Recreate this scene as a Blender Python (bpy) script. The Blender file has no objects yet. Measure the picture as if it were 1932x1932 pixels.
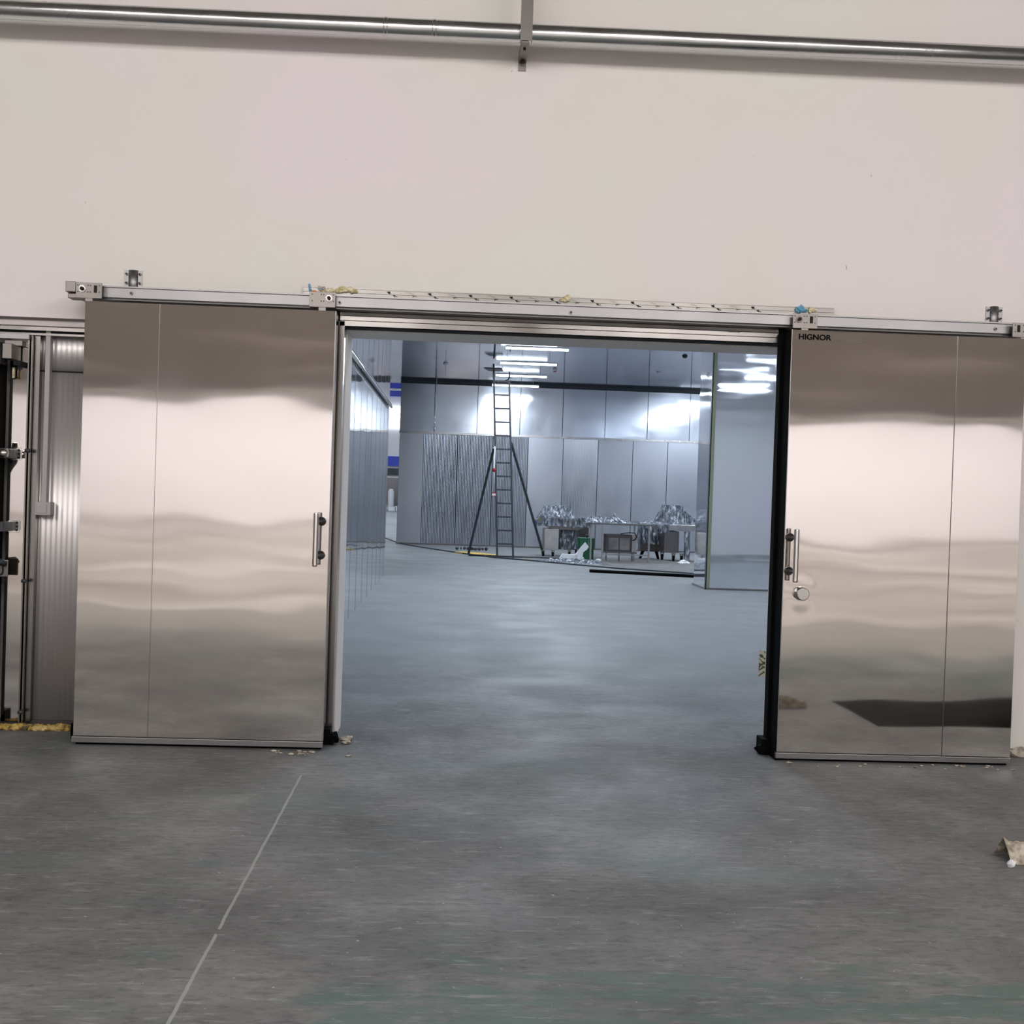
import bpy, bmesh, math, random
from mathutils import Vector, Matrix, noise
S = bpy.context.scene
COL = S.collection
PI = math.pi
rnd = random.Random(7)

# ------------------------------------------------------------------ camera
EYE = 1.45
YAW, PITCH, ROLL = 0.048776, -0.014984, 0.033353
fw = Vector((math.sin(YAW)*math.cos(PITCH), math.cos(YAW)*math.cos(PITCH), math.sin(PITCH)))
r0 = Vector((math.cos(YAW), -math.sin(YAW), 0)); u0 = r0.cross(fw)
rr = math.cos(ROLL)*r0 + math.sin(ROLL)*u0; uu = -math.sin(ROLL)*r0 + math.cos(ROLL)*u0
cam = bpy.data.cameras.new('camera'); co = bpy.data.objects.new('camera', cam); COL.objects.link(co)
cam.sensor_width = 36; cam.sensor_fit = 'HORIZONTAL'; cam.lens = 36*2300/1932; cam.clip_end = 300
co.matrix_world = Matrix(((rr.x, uu.x, -fw.x, 0), (rr.y, uu.y, -fw.y, 0), (rr.z, uu.z, -fw.z, EYE), (0, 0, 0, 1)))
S.camera = co
# ------------------------------------------------------------------ world, exposure
w = bpy.data.worlds.new('world'); S.world = w; w.use_nodes = True
w.node_tree.nodes['Background'].inputs[0].default_value = (.8, .85, 1, 1)
w.node_tree.nodes['Background'].inputs[1].default_value = .15
S.view_settings.view_transform = 'Standard'; S.view_settings.look = 'None'
S.view_settings.exposure = 0; S.view_settings.gamma = 1; S.view_settings.use_curve_mapping = False

def area(name, loc, rot, sx, sy, p, col):
    l = bpy.data.lights.new(name, 'AREA'); l.shape = 'RECTANGLE'; l.size = sx; l.size_y = sy; l.energy = p; l.color = col
    o = bpy.data.objects.new(name, l); COL.objects.link(o); o.location = loc; o.rotation_euler = rot; return o
WARM = (1, .955, .925); COOL = (.80, .89, 1)
HC = 5.05                     # front hall ceiling height
HALL_LAMPS = [(x, y) for x in (-6, -1.5, 3, 7.5) for y in (-4.2, -1.8, 1.6)]
REAR_FILL = [(x, y) for x in (-12, -4, 4, 12, 20) for y in (-7, -15, -24)]
for x, y in HALL_LAMPS: area('hall_light', (x, y, 4.86), (math.radians(34), 0, 0), 2.2, .7, {-4.2: 96, -1.8: 96, 1.6: 72}[y], WARM)
for x, y in REAR_FILL: area('hall_light', (x, y, 4.75), (math.radians(-24), 0, 0), 3, .6, 300, WARM)  # added unseen fill for the rear floor, tilted out of the door reflections
for x in range(-18, 30, 5): area('rear_wall_fill', (x, -34, 4.7), (math.radians(-66), 0, 0), 5, .3, 185, (1, .96, .985))  # added unseen fill brightening the rear wall, aimed away from the doors
LAMP_Y = [9.7, 12.4, 15.1, 17.8, 20.5, 23.2, 25.9, 28.65, 31.3]
for y in LAMP_Y:
    area('hall_tube_light', (1.51, y, 4.185), (0, 0, 0), 1.2, .12, 78 if y > 14 else 46, COOL)
    area('hall_tube_light', (7.0, y, 4.185), (0, 0, 0), 1.2, .12, 78 if y > 14 else 46, COOL)
for y in (42, 58, 74): area('far_room_light', (-5, y, 9.5), (0, 0, 0), 8, 4, 900, COOL)

# ------------------------------------------------------------------ materials
def mat(name, color=(.5, .5, .5), rough=.5, metal=0, emit=None, estr=0, alpha=1, spec=.5):
    m = bpy.data.materials.new(name); m.use_nodes = True; b = m.node_tree.nodes['Principled BSDF']
    b.inputs['Base Color'].default_value = (*color, 1); b.inputs['Roughness'].default_value = rough
    b.inputs['Metallic'].default_value = metal; b.inputs['Specular IOR Level'].default_value = spec
    if emit: b.inputs['Emission Color'].default_value = (*emit, 1); b.inputs['Emission Strength'].default_value = estr
    m.diffuse_color = (*color, 1)
    return m
def N(m, t, **k):
    n = m.node_tree.nodes.new(t)
    for a, v in k.items(): setattr(n, a, v)
    return n
def L(m, a, b): m.node_tree.links.new(a, b)
def coords(m, scale=(1, 1, 1)):
    tc = N(m, 'ShaderNodeTexCoord'); mp = N(m, 'ShaderNodeMapping'); mp.inputs['Scale'].default_value = scale
    L(m, tc.outputs['Object'], mp.inputs['Vector']); return mp.outputs[0]
def noise_n(m, vec, scale, detail=3, rough=.5):
    n = N(m, 'ShaderNodeTexNoise'); n.inputs['Scale'].default_value = scale; n.inputs['Detail'].default_value = detail
    n.inputs['Roughness'].default_value = rough; L(m, vec, n.inputs['Vector']); return n.outputs['Fac']
def ramp(m, fac, stops):
    r = N(m, 'ShaderNodeValToRGB'); e = r.color_ramp.elements
    while len(e) < len(stops): e.new(.5)
    for i, (p, c) in enumerate(stops): e[i].position = p; e[i].color = (*c, 1) if len(c) == 3 else c
    L(m, fac, r.inputs[0]); return r.outputs[0]
def mixc(m, fac, a, b, mode='MIX'):
    x = N(m, 'ShaderNodeMix', data_type='RGBA', blend_type=mode)
    if hasattr(fac, 'is_linked'): L(m, fac, x.inputs[0])
    else: x.inputs[0].default_value = fac
    for v, i in ((a, 6), (b, 7)):
        if hasattr(v, 'is_linked'): L(m, v, x.inputs[i])
        else: x.inputs[i].default_value = (*v, 1)
    return x.outputs[2]
def bsdf(m): return m.node_tree.nodes['Principled BSDF']
def bump(m, h, dist, strength=1, prev=None):
    b = N(m, 'ShaderNodeBump'); b.inputs['Strength'].default_value = strength; b.inputs['Distance'].default_value = dist
    L(m, h, b.inputs['Height'])
    if prev is not None: L(m, prev, b.inputs['Normal'])
    L(m, b.outputs[0], bsdf(m).inputs['Normal']); return b.outputs[0]
def steel(name, color, rough, wave=.0004, wscale=(1, 1, 2.2), smudge=.06, aniso=0, metal=1):
    m = mat(name, color, rough, metal)
    v = coords(m, wscale); h = noise_n(m, v, 1.6, 0)
    bump(m, h, wave)
    s = noise_n(m, coords(m, (1.5, 1.5, .8)), 2.2, 4)
    mr = N(m, 'ShaderNodeMapRange'); mr.inputs[1].default_value = .3; mr.inputs[2].default_value = .75
    mr.inputs[3].default_value = rough - smudge*.4; mr.inputs[4].default_value = rough + smudge
    L(m, s, mr.inputs[0]); L(m, mr.outputs[0], bsdf(m).inputs['Roughness'])
    if aniso: bsdf(m).inputs['Anisotropic'].default_value = aniso
    return m
M = {}
M['door_steel'] = steel('brushed stainless door sheet', (.68, .645, .615), .042, .0010, (1.5, 1, 2.8), .02)
# dent round the lock knob of the right leaf bends the reflections
_m = M['door_steel']; _t = N(_m, 'ShaderNodeTexCoord'); _d = N(_m, 'ShaderNodeVectorMath', operation='DISTANCE')
_s = N(_m, 'ShaderNodeVectorMath', operation='MULTIPLY'); _s.inputs[1].default_value = (1, 0, 1); L(_m, _t.outputs['Object'], _s.inputs[0])
L(_m, _s.outputs[0], _d.inputs[0]); _d.inputs[1].default_value = (1.966, 0, .945)
_r = N(_m, 'ShaderNodeMapRange', interpolation_type='SMOOTHERSTEP'); _r.inputs[1].default_value = .02; _r.inputs[2].default_value = .14; _r.inputs[3].default_value = 1; _r.inputs[4].default_value = 0
L(_m, _d.outputs['Value'], _r.inputs[0])
_b = [n for n in _m.node_tree.nodes if n.type == 'BUMP'][0]; bump(_m, _r.outputs[0], .0011, 1, _b.outputs[0])
M['steel'] = steel('stainless steel', (.58, .56, .54), .25, .0003)
M['steel_dark'] = steel('dull stainless steel', (.24, .22, .215), .3, .0003)
M['strip_steel'] = steel('film covered steel strip', (.21, .20, .19), .3, .0006)
M['frame_steel'] = steel('stainless frame strip', (.29, .275, .265), .2, .0004)
M['hall_steel'] = steel('mirror stainless wall panel', (.68, .71, .77), .04, .0012, (.6, .6, 5), .025, 0, .88)
M['back_steel'] = steel('brushed stainless wall panel', (.76, .79, .86), .12, .0008, (.5, .9, 6), .06, 0, .62)
M['ceil_steel'] = steel('polished stainless ceiling panel', (.44, .47, .56), .07, .0003, (1, 1, 1), .04)
M['rib_steel'] = steel('ribbed stainless panel', (.64, .615, .615), .4, .0004, (1, 1, 2.2), .06, 0, .7)
M['far_rib'] = steel('fine ribbed stainless panel', (.52, .54, .59), .33, .0006)
M['galv'] = steel('galvanised pipe', (.62, .64, .64), .22, .0015, (6, 6, 6), .1)
M['zinc'] = steel('zinc coated steel', (.20, .185, .175), .4, .0005, (8, 8, 8))
M['alu'] = steel('anodised aluminium', (.29, .285, .29), .42, .0002)
M['alu_dark'] = mat('grey aluminium channel', (.19, .19, .19), .45, 1)
M['chrome'] = mat('chrome', (.82, .80, .77), .1, 1)
M['black'] = mat('black rubber', (.0018, .0018, .0018), .8, spec=.1)
M['dark'] = mat('dark painted steel', (.035, .04, .05), .45)
M['hole'] = mat('dark hole', (.01, .01, .01), .9)
M['white_p'] = mat('white plastic', (.75, .76, .78), .4)
M['grey_p'] = mat('grey plastic', (.42, .40, .41), .5)
M['tube'] = mat('lit fluorescent tube', (.9, .95, 1), .4, 0, (.82, .92, 1), 9)
M['window_lit'] = mat('daylit window pane', (.9, .95, 1), .4, 0, (.85, .93, 1), 2.5)
M['blue'] = mat('blue painted sheet', (.03, .06, .55), .4)
M['red'] = mat('red plastic', (.35, .02, .03), .4)
M['yellow'] = mat('yellow sheet', (.75, .5, .06), .6)
M['olive'] = mat('olive protective film edge', (.23, .25, .17), .4, .3)
M['white_box'] = mat('off white sheet', (.72, .74, .76), .6)
M['brown_dark'] = mat('dark brown steel', (.10, .085, .085), .45, .5)
M['ceil_hall'] = mat('dark ceiling sheet', (.22, .20, .185), .8)
M['plaster'] = mat('far white wall paint', (.86, .84, .85), .8)
M['tape_blue'] = mat('blue plastic film', (.12, .35, .5), .4)
M['orange'] = mat('orange film', (.8, .22, .06), .5)

m = mat('white wall paint', (.8, .78, .77), .7); M['wall'] = m
n = noise_n(m, coords(m), .55, 2, .5)
c = ramp(m, n, [(.38, (.80, .735, .765)), (.5, (.78, .735, .715)), (.62, (.765, .765, .715))])
sp = noise_n(m, coords(m, (14, 14, 5)), 3.2, 2, .6)
c2 = mixc(m, ramp(m, sp, [(.775, (0, 0, 0)), (.80, (1, 1, 1))]), c, (.35, .33, .32))
L(m, c2, bsdf(m).inputs['Base Color'])
bump(m, noise_n(m, coords(m), 3, 5), .004)

m = mat('grey concrete floor', (.2, .2, .2), .55); M['floor'] = m
v = coords(m)
base = ramp(m, noise_n(m, v, 1.1, 8, .68), [(.30, (.10, .10, .10)), (.5, (.165, .163, .16)), (.70, (.26, .258, .25))])
f2 = ramp(m, noise_n(m, coords(m, (1, 2.2, 1)), 14, 8, .75), [(.36, (.35, .35, .35)), (.5, (.9, .9, .9)), (.66, (1.0, 1.0, 1.0))])
c = mixc(m, .7, base, f2, 'MULTIPLY')
str_ = ramp(m, noise_n(m, coords(m, (1, 3.0, 1)), 5, 9, .78), [(.56, (0, 0, 0)), (.68, (.7, .7, .7))])
c = mixc(m, str_, c, (.34, .335, .33))
spk = ramp(m, noise_n(m, v, 48, 2, .5), [(.735, (0, 0, 0)), (.76, (1, 1, 1))])
c = mixc(m, spk, c, (.52, .52, .50))
pat = ramp(m, noise_n(m, coords(m, (1, 1.5, 1)), 2.6, 6, .6), [(.70, (0, 0, 0)), (.72, (.6, .6, .6))])
c = mixc(m, pat, c, (.36, .36, .33))
grn = ramp(m, noise_n(m, coords(m, (1, 1.6, 1)), .75, 3, .6), [(.56, (0, 0, 0)), (.7, (.55, .55, .55))])
c = mixc(m, grn, c, (.10, .15, .135))
syz = N(m, 'ShaderNodeSeparateXYZ'); L(m, v, syz.inputs[0])
gb = N(m, 'ShaderNodeMapRange', interpolation_type='SMOOTHSTEP'); gb.inputs[1].default_value = 3.95; gb.inputs[2].default_value = 3.5; gb.inputs[4].default_value = .17; L(m, syz.outputs[1], gb.inputs[0])
gx = N(m, 'ShaderNodeMapRange', interpolation_type='SMOOTHSTEP'); gx.inputs[1].default_value = -.55; gx.inputs[2].default_value = -.2; L(m, syz.outputs[0], gx.inputs[0])
gm = N(m, 'ShaderNodeMath', operation='MULTIPLY'); L(m, gb.outputs[0], gm.inputs[0]); L(m, gx.outputs[0], gm.inputs[1])
ga = N(m, 'ShaderNodeMath', operation='ADD'); L(m, gm.outputs[0], ga.inputs[0]); L(m, noise_n(m, coords(m, (1, 2.5, 1)), 2.6, 5, .65), ga.inputs[1])
c = mixc(m, ramp(m, ga.outputs[0], [(.60, (0, 0, 0)), (.72, (.75, .75, .75))]), c, (.085, .14, .12))
scr = ramp(m, noise_n(m, coords(m, (.5, 3.4, 1)), 11, 5, .7), [(.57, (0, 0, 0)), (.66, (.6, .6, .6))])
c = mixc(m, scr, c, (.31, .31, .305))
scd = ramp(m, noise_n(m, coords(m, (.6, 3.0, 3)), 8, 5, .7), [(.34, (.6, .6, .6)), (.43, (0, 0, 0))])
c = mixc(m, scd, c, (.085, .085, .085))
red = ramp(m, noise_n(m, coords(m, (1.2, 1.4, 1.3)), .6, 2, .5), [(.60, (0, 0, 0)), (.75, (.4, .4, .4))])
c = mixc(m, red, c, (.20, .165, .165))
# saw-cut joint running away from the camera, packed with pale dust
sx = N(m, 'ShaderNodeSeparateXYZ'); L(m, v, sx.inputs[0])
def mth(op, a, b=None, cl=False):
    q = N(m, 'ShaderNodeMath', operation=op, use_clamp=cl)
    for i, s in ((0, a), (1, b)):
        if s is None: continue
        if hasattr(s, 'is_linked'): L(m, s, q.inputs[i])
        else: q.inputs[i].default_value = s
    return q.outputs[0]
jx = mth('ADD', sx.outputs[0], .716)
wob = mth('MULTIPLY', mth('SUBTRACT', noise_n(m, v, 9, 3), .5), .008)
line = mth('LESS_THAN', mth('ABSOLUTE', mth('ADD', jx, wob)), .0055)
brk = mth('GREATER_THAN', noise_n(m, v, 2.3, 2), .40)
near = mth('LESS_THAN', sx.outputs[1], 6.15)
c = mixc(m, mth('MULTIPLY', mth('MULTIPLY', line, near), mth('MULTIPLY', brk, .8)), c, (.36, .36, .34))
farl = mth('MULTIPLY', mth('LESS_THAN', mth('ABSOLUTE', jx), .015), mth('GREATER_THAN', sx.outputs[1], 20))
c = mixc(m, mth('MULTIPLY', farl, brk), c, (.08, .09, .1))
# floor colour turns gradually lighter beyond the doorway
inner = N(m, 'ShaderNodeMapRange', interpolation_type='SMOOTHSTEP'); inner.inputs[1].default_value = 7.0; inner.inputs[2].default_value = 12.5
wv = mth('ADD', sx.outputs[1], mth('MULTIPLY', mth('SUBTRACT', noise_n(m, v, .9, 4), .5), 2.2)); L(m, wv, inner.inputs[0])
rearz = N(m, 'ShaderNodeMapRange', interpolation_type='SMOOTHSTEP'); rearz.inputs[1].default_value = 3.3; rearz.inputs[2].default_value = .3; L(m, wv, rearz.inputs[0])  # unseen floor painted lighter so the low door reflections brighten upward
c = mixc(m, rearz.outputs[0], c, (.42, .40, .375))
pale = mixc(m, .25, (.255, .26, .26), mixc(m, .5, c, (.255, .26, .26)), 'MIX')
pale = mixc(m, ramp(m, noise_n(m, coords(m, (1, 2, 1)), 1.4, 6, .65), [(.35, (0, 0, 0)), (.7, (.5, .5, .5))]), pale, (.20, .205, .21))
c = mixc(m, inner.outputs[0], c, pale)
c = mixc(m, 1.0, c, (.84, .87, .89), 'MULTIPLY')
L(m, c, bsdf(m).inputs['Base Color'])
L(m, ramp(m, noise_n(m, v, 1.3, 4), [(.35, (.55, .55, .55)), (.65, (.75, .75, .75))]), bsdf(m).inputs['Roughness'])
bump(m, noise_n(m, v, 18, 6, .6), .004)

m = mat('unseen floor with painted glare', (.5, .47, .45), .35); M['glare_floor'] = m  # glare for the door reflections is painted into this unseen floor's pale bands
L(m, ramp(m, noise_n(m, coords(m, (.06, .8, 1)), .5, 4, .7), [(.36, (.34, .30, .275)), (.48, (.55, .51, .48)), (.52, (.80, .78, .75)), (.56, (.5, .46, .43)), (.68, (.72, .69, .67))]), bsdf(m).inputs['Base Color'])

m = mat('cream polyurethane foam', (.72, .66, .42), .8); M['foam'] = m
L(m, ramp(m, noise_n(m, coords(m), 40, 4), [(.35, (.45, .36, .15)), (.6, (.78, .72, .5))]), bsdf(m).inputs['Base Color'])
m = mat('dirty mustard foam', (.4, .3, .1), .9); M['foam_dirty'] = m
L(m, ramp(m, noise_n(m, coords(m), 22, 5), [(.38, (.10, .07, .04)), (.52, (.45, .30, .06)), (.68, (.62, .50, .25))]), bsdf(m).inputs['Base Color'])
m = mat('clear stretch film', (.75, .80, .86), .16, 0); M['film'] = m
b = bsdf(m); b.inputs['Metallic'].default_value = .35
L(m, ramp(m, noise_n(m, coords(m, (4, 4, 1.2)), 5, 3, .6), [(.40, (.10, .12, .15)), (.52, (.30, .34, .40)), (.64, (.85, .9, .95))]), b.inputs['Base Color'])
L(m, ramp(m, noise_n(m, coords(m, (4, 4, 1.5)), 4, 3, .6), [(.42, (.35, .35, .35)), (.58, (1, 1, 1))]), b.inputs['Alpha'])
bump(m, noise_n(m, coords(m, (4, 4, 1.5)), 6, 3, .6), .04)
m = mat('green crate plastic', (.01, .13, .06), .45); M['green'] = m
m = mat('worn protective sheet', (.16, .155, .15), .8); M['sheet'] = m
L(m, ramp(m, noise_n(m, coords(m, (1, 3, 1)), 2.5, 6, .7), [(.3, (.08, .08, .085)), (.7, (.26, .25, .24))]), bsdf(m).inputs['Base Color'])
m = mat('crumpled paper', (.55, .50, .42), .8); M['paper'] = m
L(m, ramp(m, noise_n(m, coords(m), 30, 4), [(.35, (.2, .17, .13)), (.6, (.5, .45, .37))]), bsdf(m).inputs['Base Color'])
m = mat('hazard tape', (.5, .48, .3), .5); M['tape'] = m
wvn = N(m, 'ShaderNodeTexWave', wave_type='BANDS', bands_direction='DIAGONAL'); wvn.inputs['Scale'].default_value = 14
L(m, coords(m), wvn.inputs['Vector']); wvn.inputs['Distortion'].default_value = 14
L(m, ramp(m, wvn.outputs['Fac'], [(.15, (.06, .06, .04)), (.3, (.42, .41, .28)), (.7, (.55, .55, .45))]), bsdf(m).inputs['Base Color'])
m = mat('lattice', (.3, .55, .4), .5); M['lattice'] = m

# ------------------------------------------------------------------ mesh helpers
class MB:
    def __init__(s): s.v = []; s.f = []; s.sm = []
    def box(s, x0, x1, y0, y1, z0, z1, rot=None, piv=None):
        i = len(s.v)
        P = [Vector((x, y, z)) for z in (z0, z1) for y in (y0, y1) for x in (x0, x1)]
        if rot is not None:
            pv = Vector(piv) if piv else Vector(((x0+x1)/2, (y0+y1)/2, (z0+z1)/2)); P = [pv + rot @ (p-pv) for p in P]
        s.v += P; s.f += [tuple(i+k for k in q) for q in ((0, 2, 3, 1), (4, 5, 7, 6), (0, 1, 5, 4), (2, 6, 7, 3), (0, 4, 6, 2), (1, 3, 7, 5))]; s.sm += [0]*6; return s
    def tube(s, pts, r, n=10, cap=True, smooth=1):
        pts = [Vector(p) for p in pts]; rings = []
        up = None
        for k, p in enumerate(pts):
            t = (pts[min(k+1, len(pts)-1)] - pts[max(k-1, 0)]).normalized()
            if up is None: up = Vector((0, 0, 1)) if abs(t.z) < .9 else Vector((1, 0, 0))
            a = t.cross(up).normalized(); b = a.cross(t).normalized(); up = b
            rk = r[k] if isinstance(r, (list, tuple)) else r
            i = len(s.v); s.v += [p + rk*(math.cos(2*PI*j/n)*a + math.sin(2*PI*j/n)*b) for j in range(n)]; rings.append(i)
        for i, j in zip(rings, rings[1:]):
            for k in range(n): s.f.append((i+k, i+(k+1) % n, j+(k+1) % n, j+k)); s.sm.append(smooth)
        if cap: s.f += [tuple(rings[0]+k for k in reversed(range(n))), tuple(rings[-1]+k for k in range(n))]; s.sm += [0, 0]
        return s
    def prism(s, poly, axis, a0, a1):
        n = len(poly); i = len(s.v)
        for a in (a0, a1):
            for p in poly: s.v.append(Vector({'x': (a, p[0], p[1]), 'y': (p[0], a, p[1]), 'z': (p[0], p[1], a)}[axis]))
        s.f += [tuple(i+k for k in range(n)), tuple(i+n+k for k in reversed(range(n)))]; s.sm += [0, 0]
        for k in range(n): s.f.append((i+k, i+n+k, i+n+(k+1) % n, i+(k+1) % n)); s.sm.append(0)
        return s
    def grid(s, fn, nu, nv, smooth=0, closeu=False):
        i = len(s.v)
        for b in range(nv+1):
            for a in range(nu if closeu else nu+1): s.v.append(Vector(fn(a/nu, b/nv)))
        W = nu if closeu else nu+1
        for b in range(nv):
            for a in range(nu): s.f.append((i+b*W+a, i+b*W+(a+1) % W, i+(b+1)*W+(a+1) % W, i+(b+1)*W+a)); s.sm.append(smooth)
        return s
    def blob(s, c, r, seed=0, amp=.35, n=3, sq=(1, 1, 1), flo=None):
        bm = bmesh.new(); bmesh.ops.create_icosphere(bm, subdivisions=n, radius=1); i = len(s.v)
        for v in bm.verts:
            p = v.co; k = 1 + amp*noise.noise(p*1.7 + Vector((seed*3.1, 0, seed))) + amp*.5*noise.noise(p*4 + Vector((0, seed, 9)))
            q = Vector((c[0]+p.x*k*r*sq[0], c[1]+p.y*k*r*sq[1], c[2]+p.z*k*r*sq[2]))
            if flo is not None: q.z = max(q.z, flo)
            s.v.append(q)
        for f in bm.faces: s.f.append(tuple(i+v.index for v in f.verts)); s.sm.append(0)
        bm.free(); return s
    def build(s, name, m, parent=None, bevel=0, loc=None):
        o0 = Vector(loc) if loc is not None else Vector((0, 0, 0))
        me = bpy.data.meshes.new(name); me.from_pydata([tuple(v-o0) for v in s.v], [], s.f); me.update()
        for p, q in zip(me.polygons, s.sm): p.use_smooth = bool(q)
        bm = bmesh.new(); bm.from_mesh(me); bmesh.ops.recalc_face_normals(bm, faces=bm.faces); bm.to_mesh(me); bm.free()
        me.materials.append(M[m] if isinstance(m, str) else m)
        o = bpy.data.objects.new(name, me); COL.objects.link(o); o.location = o0
        if parent is not None:
            o.parent = parent; wm = Vector((0, 0, 0)); q = parent
            while q is not None: wm += Vector(q.location); q = q.parent
            o.location = o0 - wm
        if bevel:
            bv = o.modifiers.new('bevel', 'BEVEL'); bv.width = bevel; bv.segments = 2; bv.limit_method = 'ANGLE'
        return o
def tag(o, label, cat, group=None, kind=None):
    if label: o['label'] = label
    if cat: o['category'] = cat
    if group: o['group'] = group
    if kind: o['kind'] = kind
    return o
def thing(name, loc, label, cat, group=None):
    o = bpy.data.objects.new(name, None); o.empty_display_size = .1; COL.objects.link(o); o.location = loc
    return tag(o, label, cat, group)
def struct(o, label=None):
    o['kind'] = 'structure'
    if label: o['label'] = label
    return o
def text(body, size, m, parent, loc, ext=.0006, name='lettering', sx=1):
    cu = bpy.data.curves.new(name, 'FONT'); cu.body = body; cu.size = size; cu.extrude = ext; cu.offset = size*.03
    t = bpy.data.objects.new('tmp', cu); COL.objects.link(t)
    me = bpy.data.meshes.new_from_object(t.evaluated_get(bpy.context.evaluated_depsgraph_get()))
    bpy.data.objects.remove(t)
    R = Matrix.Rotation(PI/2, 4, 'X'); me.transform(Matrix.Diagonal((sx, 1, 1, 1))); me.transform(R); me.name = name
    me.materials.clear(); me.materials.append(M[m])
    o = bpy.data.objects.new(name, me); COL.objects.link(o); o.parent = parent
    o.location = Vector(loc) - Vector(parent.location); return o

# ================================================================== structure
YW, YB = 7.10, 7.45          # front and back face of the white wall
OX0, OX1, OZ = -.645, 1.973, 2.366
CZ = 4.42
w_ = MB()
w_.box(OX1, 30, YW, YB, 0, OZ).box(-2.0, OX0, YW, YB, 0, OZ).box(-22, -3.7, YW, YB, 0, OZ).box(-22, 30, YW, YB, OZ, HC)
struct(w_.build('wall_front', 'wall'))
struct(MB().box(-3.7, -2.0, 7.29, YB, 0, OZ).build('wall_front', 'wall'))
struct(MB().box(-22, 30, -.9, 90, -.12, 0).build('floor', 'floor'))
struct(MB().box(-22, 30, -40, -.9, -.12, 0).build('floor', 'glare_floor'))
struct(MB().box(-22.2, -22, -40, YW, 0, HC).build('wall_left', 'plaster'))
struct(MB().box(30, 30.2, -40, YW, 0, HC).build('wall_right', 'plaster'))
struct(MB().box(-22, 30, -40.2, -40, 0, HC).build('wall_rear', 'plaster'))
struct(MB().box(-22, 30, -40, YW+.2, HC, HC+.15).build('ceiling', 'ceil_hall'))
# inner hall shell
XL = -1.12
wl = MB().box(XL-.12, XL, YB, 20.7, 0, CZ)
struct(wl.build('wall_left', 'hall_steel'))
j = MB()
for k in range(14): j.box(XL-.001, XL+.002, 7.9+k*.95, 7.906+k*.95, 0, CZ)
struct(j.build('trim_5', 'steel_dark'))
struct(MB().tube([(XL+.035, YB, 2.83), (XL+.035, 20.7, 2.845)], .022).build('trim_1', 'chrome'))
struct(MB().tube([(XL+.02, YB, 2.875), (XL+.02, 20.7, 2.89)], .02).build('trim_2', 'dark'))
# far wall: upper flat panels, lower finely ribbed panels, seams
YF = 33.0
up = MB()
xs = [-1.49] + [-.57+1.158*k for k in range(9)] + [9.0]
for a, b in zip(xs, xs[1:]): up.box(a+.009, b-.009, YF, YF+.03, 3.03, CZ)
struct(up.build('wall_back', 'back_steel'))
struct(MB().box(-1.49, 9, YF+.03, YF+.12, 0, CZ).build('wall_back', 'dark'))
lo = MB(); lx = [-1.49, -.83] + [.09+.95*k for k in range(10)]
rib = [0, 1, 1, 1, 0, 1, 0, 0, 0, 0, 0]
flat = MB()
for a, b, r in zip(lx, lx[1:], rib):
    a += .008; b -= .008
    if not r: flat.box(a, b, YF-.05, YF+.02, 0, 3.0); continue
    nn = 44
    poly = [(a, YF+.02)] + [(a+(b-a)*i/nn, YF-.05+(.006 if i % 2 else 0)) for i in range(nn+1)] + [(b, YF+.02)]
    lo.prism(poly, 'z', 0, 3.0)
struct(flat.build('wall_back', 'far_rib')); struct(lo.build('wall_back', 'far_rib'))
struct(MB().box(-1.5, 9, YF-.07, YF, 2.99, 3.045).build('trim_3', 'steel'))
struct(MB().box(-1.5, 9, YF-.05, YF, CZ-.085, CZ).build('trim_4', 'dark'))
struct(MB().box(-1.5, 9, YF-.06, YF-.05, 0, .04).build('baseboard_back', 'steel_dark'))
struct(MB().box(8.9, 9.05, YB, YF, 0, CZ).build('wall_right', 'hall_steel'))
ce = MB()
for k in range(9): ce.box(-1.24 if k else -1.24, 9.05, YB+2.84*k+.003, YB+2.84*(k+1)-.003, CZ, CZ+.1)
struct(ce.build('ceiling', 'ceil_steel'))
struct(MB().box(-14, 14, YB, YF+.2, CZ+.1, CZ+.2).build('ceiling', 'steel_dark'))
struct(MB().box(-14, -1.24, 20.7, YF+.2, CZ, CZ+.1).build('ceiling', 'ceil_steel'))
# projecting stainless room at the right of the inner hall
cw = MB().box(4.15, 8.9, 19.6, 20.63, 0, CZ)
struct(cw.build('wall_column', 'hall_steel'))
struct(MB().box(4.14, 4.205, 19.59, 19.61, 0, CZ).build('trim_6', 'olive'))
struct(MB().box(4.135, 4.151, 19.59, 19.66, 0, CZ).build('trim_7', 'dark'))
struct(MB().box(4.15, 8.9, 19.575, 19.6, 0, .03).box(4.125, 4.15, 19.6, 20.63, 0, .03).build('baseboard_right', 'steel_dark'))
# hall beyond the far gap
struct(MB().box(-14, 14, 88, 88.2, 0, 14).build('wall_far', 'plaster'))
struct(MB().box(-14, 14, YF+.2, 88, 13.9, 14).build('ceiling', 'plaster'))
struct(MB().box(-14, -13.9, YF, 88, 0, 14).box(-1.2, -1.1, YF+.12, 88, 0, 14).build('wall_far', 'plaster'))
struct(MB().box(-14, 9, YF+.12, YF+.22, CZ+.1, 14).build('wall_far', 'plaster'))
d = thing('loading_wall', (-4.2, 87.9, 0), 'distant loading wall with blue stripes, a bright window and grey panels seen through the narrow gap', 'loading wall')
def fb(name, z0, z1, mt, y=87.9): return MB().box(-9, -2.5, y-.1, 88.0, z0, z1).build(name, mt, d)
fb('blue_stripe', 8.15, 9.1, 'blue'); fb('blue_stripe', 3.15, 3.85, 'blue')
fb('white_band', 8.55, 8.7, 'white_p', 87.85); fb('window_pane', 5.9, 6.75, 'window_lit'); fb('light_tube_row', 7.0, 7.15, 'window_lit'); fb('light_tube_row', 7.35, 7.42, 'window_lit')
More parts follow.
